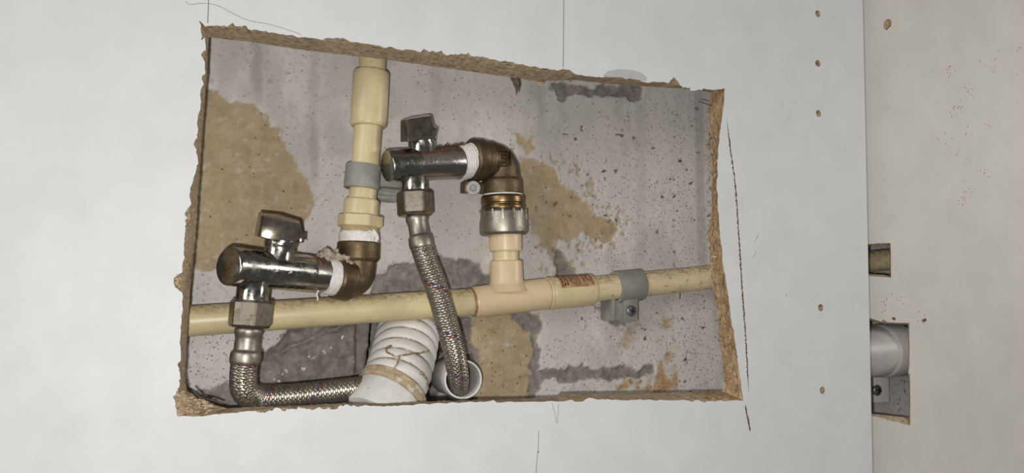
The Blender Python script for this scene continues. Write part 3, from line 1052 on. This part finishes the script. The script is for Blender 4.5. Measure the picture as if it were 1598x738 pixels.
clip = thing('pipe_clip', P(980, 484, WALL), 'grey plastic clip screwed to the wall holding the stained pipe on the right', 'clip', 'grey pipe clips')
A, B = P(959.5, 448.3, PY), P(999.5, 444.3, PY)
L = (B - A).length
g = G().lathe(A, B, [(0, RP + 0.0002), (0, 0.0103), (L, 0.0103), (L, RP + 0.0002)], 40, 0.0005, False, False, closed=True)
g.build('ring', 'grey_plastic', clip)
ax = (B - A).normalized()
g = G()
g.box(P(985.5, 483.5, 0.0455) + Vector((0, 0.0097, 0)), ax * 0.0051, Vector((0, 0.0097, 0)), Vector((0, 0, 0.0078)))
g.build('base', 'grey_plastic', clip, bevel=0.0009)
g = G()
g.box(P(964, 484, 0.0500) + Vector((0, 0.0075, 0)), ax * 0.0040, Vector((0, 0.0075, 0)), Vector((0, 0, 0.0066)))
g.box(P(958, 483, 0.0485) + Vector((0, 0.008, 0)), ax * 0.0012, Vector((0, 0.008, 0)), Vector((0, 0, 0.0070)))
g.build('base_wing', 'grey_plastic', clip, bevel=0.0006)
screw(clip, P(985, 485, 0.0450), 0.0036)

# ---- vertical pipe chain
VY = 0.045
single(G().turn([(594, -90, 41), (581.5, 100, 41.5), (579, 125, 42)], VY, VY, bevel=0), 'water_pipe', 'cpvc', 'short cream pipe end entering the opening from above', 'pipe', 'cream water pipes')
single(G().turn([(579.6, 112, 52), (579.4, 114.5, 56), (574.8, 195, 57), (574.6, 198, 53)], VY, VY, wob=lambda t, a: 1 + 0.004 * math.sin(2 * a)), 'pipe_coupling', 'cpvc', 'plain cream coupling high on the vertical pipe', 'fitting')
single(G().turn([(575.5, 185, 43), (571, 249, 43), (565, 318, 43)], VY, VY, bevel=0), 'water_pipe', 'cpvc', 'vertical cream pipe between the coupling and the threaded adapter, through a grey clip', 'pipe', 'cream water pipes')
vc = thing('pipe_clip', P(566, 277, WALL), 'grey plastic clip around the vertical pipe beside the upper valve', 'clip', 'grey pipe clips')
A, B = P(567.5, 258, VY), P(564, 295, VY)
L = (B - A).length
r_in, r_out = 22 / ppm(A), 27.5 / ppm(A)
G().lathe(A, B, [(0, r_in), (0, r_out), (L, r_out), (L, r_in)], 40, 0.0005, False, False, closed=True).build('ring', 'grey_plastic', vc)
g = G()
g.box(P(604, 278, 0.057), Vector((0.010, 0, 0)), Vector((0, 0.009, 0)), (B - A).normalized() * (L / 2 * 0.95))
g.build('base', 'grey_plastic', vc, bevel=0.001)
# lump of filler smeared under the clip base
g = G()
for q in range(6):
    t = q / 5
    pts = spline([P(586, 268 + 38 * t, 0.0575 + 0.004 * t), P(602, 272 + 36 * t, 0.0560 + 0.005 * t), P(622, 280 + 28 * t, 0.0580 + 0.004 * t), P(640 - 6 * t, 286 + 20 * t, 0.064)], 0.0010)
    n = len(pts)
    g.tube(pts, [0.0032 * math.sin(math.pi * (i + 1.5) / (n + 2)) ** 0.5 * (1 + 0.06 * math.sin(i * 2.1 + q)) for i in range(n)], 14)
g.build('filler_lump', 'grey_plastic', vc, label='ridged smear of grey filler')

ad = thing('threaded_adapter', P(562, 345, VY), 'cream male adapter with a six-sided collar above the lower brass elbow', 'fitting')
G().turn([(565, 311, 50), (564.9, 313.5, 55), (563, 338, 55)], VY, VY).build('socket', 'cpvc', ad)
G().hexa([(562.7, 335.5, 70), (561.4, 355.5, 70)], VY, VY, rot=0.32).build('hex_collar', 'cpvc', ad, angle=20, label='six-sided cream collar')
g = G()
st_ = []
for k in range(8):
    y = 354 + k * 2.2
    st_ += [(561.4 - k * 0.15, y, 60), (561.35 - k * 0.15, y + 1.1, 56)]
g.turn(st_, VY, VY, bevel=0)
g.build('thread', 'cpvc', ad)
g = G()
g.turn([(560.9, 362, 58), (560.7, 365, 62.5), (560.2, 374, 62.5), (559.8, 382, 60)], VY, VY, wob=lambda t, a: 1 + 0.015 * math.sin(7 * a + 900 * t) + 0.012 * math.sin(17 * a))
g.build('thread_tape', 'tape', ad, label='wrapping of white thread tape')
g = G()
for pts in ([(575, 360), (584, 364), (588, 372), (586, 378)], [(582, 358), (588, 366), (590, 374)]):
    g.tube(spline([P(a, b, 0.0355) for a, b in pts], 0.0008), 0.0006, 7)
g.build('tape_fold', 'tape', ad)

# ---- lower brass elbow
el = thing('brass_elbow', P(557, 462, VY), 'dull brown brass elbow joining the vertical pipe to the lower valve', 'fitting', 'brass elbows')
g = G()
g.turn([(559.8, 377.5, 61), (559.6, 379, 66), (559, 404, 66), (558.8, 408, 61)], VY, VY)
g.build('upper_band', 'brass_dull', el)
bend = spline([P(559, 400, VY), P(558.5, 418, VY), P(556, 431, VY), P(546, 437.5, 0.0435), P(528, 434.5, 0.0405)], 0.0012)
G().tube(bend, [27.5 / ppm(p) for p in bend], 36).build('bend', 'brass_dull', el)
g = G()
g.turn([(545, 437.3, 62), (543, 437, 66), (524, 434, 65), (521, 433.6, 60)], 0.0434, 0.0395)
g.build('side_band', 'brass_dull', el)
# ---- lower valve
VL0, VL1 = 0.006, 0.0385


lv = thing('angle_valve', P(430, 450, 0.02), 'lower chrome angle valve with its round end cap towards the viewer', 'valve', 'chrome angle valves')
g = G()
g.turn([(356, 415.2, 55), (357, 415.3, 61), (374, 417, 61)], VL0, VL0 + 0.0040, seg=56, bevel=0.0008)
g.build('end_cap', 'chrome', lv)
g = G()
g.turn([(372.5, 416.9, 59), (374, 417, 60), (440, 423.2, 58.5), (478, 426.6, 58)], VL0 + 0.0037, 0.0325, seg=56)
g_lower = g
bo = g.build('body', 'chrome', lv)
g = G()
g.turn([(476, 426.4, 58.2), (486, 427.3, 57.8), (503, 429.4, 56.5), (506, 429.7, 52)], 0.0322, 0.0385, seg=56)
g.build('rusty_neck', 'chrome_rusty', lv, label='rust-spotted neck of the valve')
g = G()
g.turn([(503, 429.5, 53), (505, 430, 57.5), (514, 431.8, 58.5), (524, 433.5, 57)], 0.038, 0.0405, wob=lambda t, a: 1 + 0.02 * math.sin(6 * a) + 0.01 * math.sin(19 * a))
g.build('thread_tape', 'tape', lv, label='white thread tape between valve and brass elbow')
g = G()
for k in range(80):
    q = random.random()
    px_, py_ = 498 + 48 * q + random.gauss(0, 2.0), 404 - 3 * math.sin(q * 5) + random.gauss(0, 4.0)
    g.blob(P(px_, py_, 0.0350 + random.uniform(-0.002, 0.002) + 0.002 * q), random.uniform(0.0009, 0.0023), 1, 0.35)
g.build('jointing_paste', 'putty', lv, label='blobs of dried jointing paste')
# tape thread hanging
g = G(); g.tube(spline([P(497, 453, 0.030), P(494, 460, 0.030), P(496, 466, 0.031), P(494, 470, 0.031)], 0.0006), 0.00045, 6)
g.build('tape_thread', 'tape', lv)
# outlet
g = G()
g.turn([(397, 432, 44), (396.5, 444, 46), (396, 449, 49), (394, 462, 49), (393, 470, 48)], 0.0155, 0.0145)
g.build('outlet', 'chrome', lv)
# stem and lever
g = G()
g.turn([(434, 408, 50), (435, 400, 46), (436.5, 386, 46), (436.7, 384, 49), (439, 372, 49)], 0.0195, 0.0195)
g.build('stem', 'chrome', lv)
g = G()
fpoly = [(411, 337), (440, 343), (469, 349), (470.5, 371), (464, 376), (424, 375), (405, 370)]
bpoly = [(403, 331), (435, 334), (467, 344), (469, 368), (462, 372), (420, 371), (396.5, 368)]
g.loft([P(a, b, 0.009) for a, b in fpoly], [P(a, b, 0.0215) for a, b in bpoly])
lev = g.build('lever', 'lever_chrome', lv, bevel=0.0007)
g = G()
g.turn([(440, 380, 46), (441, 372, 47), (442.5, 352, 44), (442.8, 350, 38)], 0.0185, 0.0185)
g.build('lever_hub', 'chrome', lev)
g = G(); g.box(P(470.5, 372, 0.017), Vector((0.0012, 0, 0)), Vector((0, 0.003, 0)), Vector((0, 0, 0.0020)))
g.build('lever_stop', 'lever_chrome', lev, bevel=0.0003)


def emboss(parent, body, items, mat='chrome', w=0.00035):
    """raised cast strokes lying on the surface of body, given by pixel ends"""
    for (a, b) in items:
        A_, n0 = on_surface(body, *a)
        B_, n1 = on_surface(body, *b)
        if A_ is None or B_ is None: continue
        d = B_ - A_
        n_ = (n0 + n1).normalized()
        G().box((A_ + B_) / 2, d / 2, d.normalized().cross(n_) * w, n_ * 0.0005).build('cast_mark', mat, parent, bevel=0.00012)


emboss(bo, g_lower, [((428, 419), (427.5, 428)), ((436, 419.5), (435.5, 428.5)), ((428, 424), (436, 424.5)), ((456, 422), (455.5, 431)), ((451, 426), (456, 426.4))])

# ---- upper elbow assembly over the tee
EY = PY
ub = thing('pipe_bush', P(788, 405, EY), 'peach plastic bush between the tee and the silver ring', 'fitting')
G().turn([(788.5, 364, 51), (788.7, 391, 51.5), (788.8, 392.5, 49)], EY, EY).build('shoulder', 'cpvc_peach', ub)
G().turn([(788.7, 390, 40), (789.3, 410, 40)], EY, EY, bevel=0).build('neck', 'cpvc', ub)
rn = thing('union_nut', P(785.5, 346, EY), 'silver castellated union ring with brass collar below the upper elbow', 'fitting')
g = G()
g.turn([(785, 328, 66), (785.1, 331, 74), (786, 352, 76), (786.3, 364, 76), (786.4, 367, 70)], EY, EY, seg=60)
ring_o = g.build('ring', 'steel_ring', rn)
A, B = P(785.1, 331, EY), P(786.2, 364, EY)
ax = (B - A).normalized()
e1 = ax.cross(Vector((0, 1, 0))).normalized(); e2 = ax.cross(e1)
for k in range(14):
    a = 2 * math.pi * k / 14 + 0.15
    rad = e1 * math.cos(a) + e2 * math.sin(a)
    tan_ = ax.cross(rad)
    g = G()
    g.box(A + ax * 0.0022 + rad * (37.0 / ppm(A)), ax * 0.0034, tan_ * 0.0008, rad * 0.0004)
    g.build('lug', 'steel_ring', ring_o, bevel=0.0004)
g = G()
st_ = [(784.3, 304, 62), (784.4, 307.5, 67)]
st_ += [(784.5, 309, 69), (784.6, 318, 69), (784.65, 319, 66.5), (784.7, 321, 66.5), (784.75, 322, 69), (784.8, 327, 69)]
st_ += [(785, 330, 66)]
g.turn(st_, EY, EY, bevel=0.0002)
g.build('brass_collar', 'brass_clean', rn, label='bright brass collar')
g = G(); g.turn([(784.2, 302.5, 60), (784.2, 304, 64.5), (784.3, 307, 64.5), (784.3, 308, 60)], EY, EY)
g.build('sealing_washer', 'tape', rn)

ue = thing('brass_elbow', P(784, 290, EY), 'brown brass elbow with a cast size mark above the silver union ring', 'fitting', 'brass elbows')
bend = spline([P(784.3, 304, EY), P(783.6, 284, EY), P(782, 265, EY), P(775, 253, 0.0507), P(760, 249.5, 0.0497), P(742, 248, 0.048)], 0.0012)
n = len(bend)
G().tube(bend, [(30.5 - 2.5 * math.sin(math.pi * i / (n - 1))) / ppm(p) for i, p in enumerate(bend)], 40).build('bend', 'brass_dull', ue)
g = G()
g.turn([(784.2, 305, 60), (784.1, 303, 64), (783.2, 283, 63.5), (783, 279, 59)], EY, EY)
g.build('lower_band', 'brass_dull', ue)
g = G()
g.turn([(768, 250.4, 57), (766, 250.2, 61), (752, 249.4, 62), (751, 249.4, 66), (736, 248.6, 66.5), (733.5, 248.5, 60)], 0.0504, 0.0475)
g.build('side_band', 'brass_dull', ue)
# cast size mark in a raised frame
YM = 0.0395
fr_ = [((778, 233), (778.3, 261)), ((778, 233.5), (796, 236)), ((796, 236), (796.5, 258)), ((779, 260), (796, 258))]
g = G()
for a, b in fr_:
    A_, B_ = P(*a, YM), P(*b, YM)
    d = B_ - A_
    g.box((A_ + B_) / 2, d / 2, d.normalized().cross(Vector((0, 1, 0))) * 0.00035, Vector((0, 0.0012, 0)))
g.build('mark_frame', 'brass_clean', ue, smooth=False)
cu = bpy.data.curves.new('size_mark', 'FONT')
cu.body = '1/2'; cu.size = 0.0062; cu.extrude = 0.0006; cu.align_x = 'CENTER'; cu.align_y = 'CENTER'
tmp = bpy.data.objects.new('size_mark_curve', cu); C.objects.link(tmp)
dg = bpy.context.evaluated_depsgraph_get(); dg.update()
me = bpy.data.meshes.new_from_object(tmp.evaluated_get(dg))
bpy.data.objects.remove(tmp)
g = G()
pc = P(787.5, 247, YM - 0.0002)
for v in me.vertices: g.v.append(pc + Vector((-v.co.y, -v.co.z, v.co.x)))
g.f = [tuple(p.vertices) for p in me.polygons]
g.build('size_mark', 'brass_clean', ue, smooth=False, label='cast size mark 1/2')
# mounting lug under the elbow
g = G()
LA, LB = P(738, 293, 0.055), P(738.6, 293.5, 0.045)
g.lathe(LA, LB, [(0, 0.0046), (0.0095, 0.0044), (0.0100, 0.0039), (0.0100, 0.0019), (0.0055, 0.0019), (0.0055, 0.0001)], 28, 0.0004)
g.build('mounting_lug', 'lug_grey', ue, label='pale lug with a screw hole')
g = G()
g.box(P(727, 292, 0.056), Vector((0.0022, 0, 0)), Vector((0, 0.005, 0)), Vector((0, 0, 0.0035)))
g.box(P(748, 294, 0.053), Vector((0.0040, 0, 0)), Vector((0, 0.003, 0)), Vector((0, 0, 0.0030)))
g.build('lug_arm', 'brass_dull', ue, bevel=0.0006)

# ---- upper valve
UV0, UV1 = 0.0345, 0.0465
uv = thing('angle_valve', P(655, 285, 0.04), 'upper chrome angle valve right of the vertical pipe, lever on top', 'valve', 'chrome angle valves')
g = G()
g.turn([(603.5, 258.8, 44), (604.5, 258.8, 50), (618, 258.2, 51), (652, 256.6, 51)], UV0, 0.0385, seg=56, bevel=0.0008)
g_upper = G(); g_upper.add(g.v, g.f)
bo = g.build('body', 'chrome', uv)
g = G()
g.turn([(650, 256.7, 51.2), (690, 254.8, 52), (714, 253.6, 53), (717, 253.5, 48)], 0.0383, UV1 - 0.001, seg=56)
g_upper.add(g.v, g.f)
g.build('rusty_neck', 'chrome_rusty', uv, label='rust-spotted neck of the valve')
g = G()
st_ = [(715, 253.5, 46)]
for k in range(6):
    st_ += [(717.5 + k * 3.4, 252.9 - k * 0.5, 53 + k * 0.7), (719.4 + k * 3.4, 252.6 - k * 0.5, 51.5 + k * 0.7)]
st_ += [(739, 249.4, 52)]
g.turn(st_, 0.0455, 0.0480, bevel=0, wob=lambda t, a: 1 + 0.012 * math.sin(5 * a) + 0.008 * math.sin(17 * a))
g.build('thread_tape', 'tape', uv, label='white thread tape between valve and brass elbow')
g = G()
g.turn([(646.5, 268, 37), (646.5, 277, 38), (646.3, 282, 41), (646.5, 296, 41), (646.6, 301, 40)], 0.0385, 0.038)
g.build('outlet', 'chrome', uv)
g = G()
g.turn([(659, 240, 46), (658.5, 233, 43), (658, 221, 43), (657.8, 219, 46), (657, 210, 46)], 0.039, 0.039)
g.build('stem', 'chrome', uv)
g = G()
fpoly = [(637, 186), (655, 183), (673, 181), (677, 198), (683, 201), (681, 212), (676, 217), (655, 219), (636, 221)]
bpoly = [(624.5, 188), (640, 183), (670, 178), (675, 194), (680, 198), (678, 208), (672, 214), (648, 217), (624.5, 222)]
g.loft([P(a, b, 0.0295) for a, b in fpoly], [P(a, b, 0.0410) for a, b in bpoly])
lev = g.build('lever', 'lever_chrome', uv, bevel=0.0006)
g = G()
g.turn([(657.5, 224, 41), (657.3, 218, 42), (656, 200, 38), (655.8, 198, 30)], 0.0375, 0.0375)
g.build('lever_hub', 'chrome', lev)
g = G()
for k in range(70):
    q = random.random() ** 0.8
    p_ = P(668 + 78 * q + random.gauss(0, 1.5), 229.5 - 8.5 * q ** 2 + random.gauss(0, 1.2), 0.040 + 0.006 * q + random.uniform(-0.003, 0.003))
    g.blob(p_, random.uniform(0.0003, 0.0010), 1, 0.4)
g.build('rust_crust', 'rust_flake', uv, smooth=False, label='crumbly rust along the top of the neck')['kind'] = 'stuff'
emboss(bo, g_upper, [((636, 250), (635.8, 257)), ((656, 249), (655.8, 256)), ((661, 248.6), (660.8, 256)), ((656, 252.5), (661, 252.3)), ((681, 247.6), (680.8, 255)), ((681, 248), (685, 247.6))], w=0.00028)


# ================================================================== braided hoses
def hose(label, base, nut, ferrule, YF, path, R, kt):
    h = thing('braided_hose', base, label, 'hose', 'braided hoses')
    G().hexa(nut[0], *nut[1], rot=nut[2]).build('nut', 'nut_nickel', h, angle=20, label='six-sided nickel nut')
    g = G(); g.turn(ferrule, YF[0], YF[1], seg=40, bevel=0.0007)
    g.build('ferrule', 'steel_ring', h, label='crimped steel ferrule')
    pts = spline(path, 0.00030)
    br = G().tube(pts[::8], R * 0.93, 20).build('inner_tube', 'hose_core', h)
    fr = frames(pts)
    N, pitch, dl = 10, 0.027, 0.00035
    main = G(); blue = G(); red = G()
    prof = [(-0.46, -0.6), (-0.30, 0.6), (-0.15, -0.2), (0.0, 0.7), (0.15, -0.2), (0.30, 0.6), (0.46, -0.6)]
    def carrier(tgt, d, k, prof, up_):
        vs, fs = [], []
        m_ = len(prof)
        for i, (p, (t, e1, e2)) in enumerate(zip(pts, fr)):
            s_ = i * 0.00030
            ph = d * 2 * math.pi * s_ / pitch + 2 * math.pi * k / N
            lift = d * dl * math.cos(2 * math.pi * N * s_ / pitch) + up_
            for (q, hgt) in prof:
                a = ph + q * 2 * math.pi / N * 0.92
                r = R + lift + hgt * 0.00022
                vs.append(p + (e1 * math.cos(a) + e2 * math.sin(a)) * r)
        for i in range(len(pts) - 1):
            for j in range(m_ - 1):
                b = i * m_ + j
                fs.append((b, b + 1, b + m_ + 1, b + m_))
        tgt.add(vs, fs)
    for d in (1, -1):
        for k in range(N):
            carrier(main, d, k, prof, 0.0)
    carrier(blue, -1, kt, [(-0.46, -0.6), (-0.32, 0.6), (-0.18, 0.6), (-0.04, -0.6)], 0.00006)
    carrier(red, -1, kt, [(0.04, -0.6), (0.18, 0.6), (0.32, 0.6), (0.46, -0.6)], 0.00006)
    b_ = main.build('braid', 'braid_steel', h, angle=70, label='woven steel braid')
    blue.build('tracer_strand', 'strand_blue', b_, angle=70, label='blue tracer strands')
    red.build('tracer_strand', 'strand_red', b_, angle=70, label='red tracer strands')
    return h


YN = 0.0145
hose('lower braided steel hose that bends right along the bottom of the opening', P(385, 625, 0.02),
     ([(393, 468, 66), (388.5, 511, 66)], (YN, YN), 0.36),
     [(388.5, 509, 30), (388.2, 511, 40), (388, 517, 43), (387.5, 523, 40), (386.8, 527, 37), (384.8, 546, 38), (384.5, 549, 45), (383.2, 556, 47), (382, 565, 47), (381.7, 569, 43)], (YN, YN),
     [P(382, 563, YN), P(379.5, 590, 0.0165), P(383, 611, 0.020), P(402, 621, 0.0275), P(440, 619.5, 0.032), P(490, 614.5, 0.037), P(545, 607.5, 0.043), P(575, 603, 0.047), P(600, 598, 0.056)], 0.0061, 2)
YU = 0.038
hose('upper braided steel hose hanging into the white pipe mouth', P(715, 600, 0.03),
     ([(646.6, 299, 56), (648.5, 337, 56)], (YU, YU - 0.001), 0.30),
     [(648.8, 335, 26), (649.4, 337, 32), (650.5, 342, 35), (651.5, 348, 32), (652, 351, 30), (655, 368, 31), (655.4, 370, 36), (656.6, 378, 38), (658, 386, 37), (658.4, 389, 33)], (YU - 0.001, 0.0335),
     [P(657.5, 384, 0.0340), P(667, 412, 0.0310), P(681, 449, 0.0285), P(696, 500, 0.0285), P(709, 548, 0.0330), P(714, 580, 0.0405), P(715, 604, 0.0500), P(714, 618, 0.062)], 0.0060, 2)

# ================================================================== waste pipes
cw = thing('corrugated_pipe', P(610, 628, 0.05), 'white ribbed waste hose with a tan collar coming out of the broken wall', 'pipe')
path = spline([P(648, 455, 0.110), P(642, 490, 0.090), P(635, 530, 0.070), P(624, 575, 0.057), P(606, 622, 0.048), P(588, 665, 0.043)], 0.0004)
RC = 0.0190
G().tube(path[::6], RC * 0.93, 40).build('inner_wall', 'rib_grime', cw)
fr = frames(path)
pit = 17
k = 10
all_ribs = G()
while k + pit < len(path) - 6:
    g = G()
    rings = []
    for i in range(9):
        idx = k + i * (pit - 2) / 8
        i0 = int(idx)
        p = path[i0].lerp(path[i0 + 1], idx - i0)
        t, e1, e2 = fr[i0]
        r = RC * (0.935 + 0.085 * math.sin(math.pi * i / 8) ** 0.45)
        rings.append([p + (e1 * math.cos(2 * math.pi * j / 44) + e2 * math.sin(2 * math.pi * j / 44)) * r for j in range(44)])
    g.rings(rings, False, False)
    all_ribs.add(g.v, g.f)
    g.build('rib', 'corrugated_white', cw, angle=80)
    k += pit
# collar near the panel edge
ctr = P(611, 612, 0.0485)
axc = (P(596, 645, 0.0425) - P(624, 575, 0.057)).normalized()
axc = (axc + Vector((-0.25, -0.05, -0.1))).normalized()
g = G()
g.lathe(ctr - axc * 0.0030, ctr + axc * 0.0030, [(0, RC * 0.9), (0, RC * 1.08), (0.0026, RC * 1.10), (0.0030, RC * 1.05), (0.0034, RC * 1.10), (0.006, RC * 1.08), (0.006, RC * 0.9)], 48, 0.0004)
g.build('collar', 'tan_collar', cw, label='tan collar band')
g = G()
g.lathe(ctr + axc * 0.0030, ctr + axc * 0.020, [(0, RC * 1.0), (0.001, RC * 1.06), (0.017, RC * 1.06), (0.017, RC * 0.9)], 48, 0.0004)
g.build('end_cuff', 'corrugated_white', cw)
# string and dirt over the ribs
for pts in ([(668, 548), (640, 553), (618, 556), (604, 550), (602, 542), (616, 537)], [(624, 555), (620, 568), (612, 580), (596, 594)], [(640, 566), (655, 578), (665, 592), (668, 612)]):
    q = []
    for k in range(len(pts) - 1):
        for t in (0, 0.25, 0.5, 0.75):
            h_, n_ = on_surface(all_ribs, pts[k][0] + (pts[k + 1][0] - pts[k][0]) * t, pts[k][1] + (pts[k + 1][1] - pts[k][1]) * t)
            if h_ is not None: q.append(h_ + n_ * 0.0004)
    g = G()
    g.tube(spline(q, 0.0010), 0.00055, 7)
    g.build('dirty_string', 'rib_grime', cw, label='dirty strand stuck across the ribs')

wp = thing('waste_pipe', P(716, 600, 0.05), 'small open white plastic pipe mouth taking the end of the upper hose', 'pipe')
MA, MB = P(723, 592, 0.040), P(699, 586, 0.078)
L = (MB - MA).length
rw = 0.0112
g = G()
g.lathe(MA, MB, [(0, rw), (L, rw), (L, rw * 0.90), (0, rw * 0.90)], 48, 0.0002, False, False, closed=True)
g.build('tube', 'white_pvc', wp)

# right-hand waste pipe behind the board
gw = thing('waste_pipe', P(1385, 590, 0.047), 'thick grey-white waste pipe with a socket seen through the larger cut-out', 'pipe')
AX = Vector((1, 0, 0.06)).normalized()
pc = P(1403, 545, 0.0465)
g = G(); g.lathe(pc - AX * 0.012, pc + AX * 0.06, [(0, 0.0170), (0.072, 0.0170)], 48, 0)
g.build('tube', 'waste_grey', gw)
g = G(); g.lathe(pc - AX * 0.055, pc - AX * 0.0005, [(0, 0.0186), (0.034, 0.0186), (0.036, 0.0198), (0.0535, 0.0198), (0.0545, 0.0172)], 48, 0.0008)
g.build('socket', 'waste_grey', gw)
br = thing('pipe_bracket', P(1368, 612, WALL), 'pale bracket foot with a screw under the waste pipe socket', 'bracket')
g = G(); g.box(P(1369, 607, 0.0615), Vector((0.0075, 0, 0)), Vector((0, 0.0045, 0)), Vector((0, 0, 0.0095)))
g.build('foot', 'bracket_white', br, bevel=0.0008)
screw(br, P(1369, 609, 0.0570), 0.0042)

# ================================================================== loose fibres
g = surface_line([(290, 2), (296, 7), (318, 5), (340, 9), (362, 20), (385, 31), (420, 38), (448, 46), (470, 54)], 0.00011, 0.0)
single(g, 'hair_strand', 'fibre', 'long curved hair lying on the panel above the top left corner', 'hair')
g = surface_line([(861, 628), (866, 645), (869, 661), (871, 645), (871.5, 628)], 0.00008, 0.0)
single(g, 'hair_strand', 'fibre', 'short folded hair hanging below the bottom edge of the opening', 'hair')
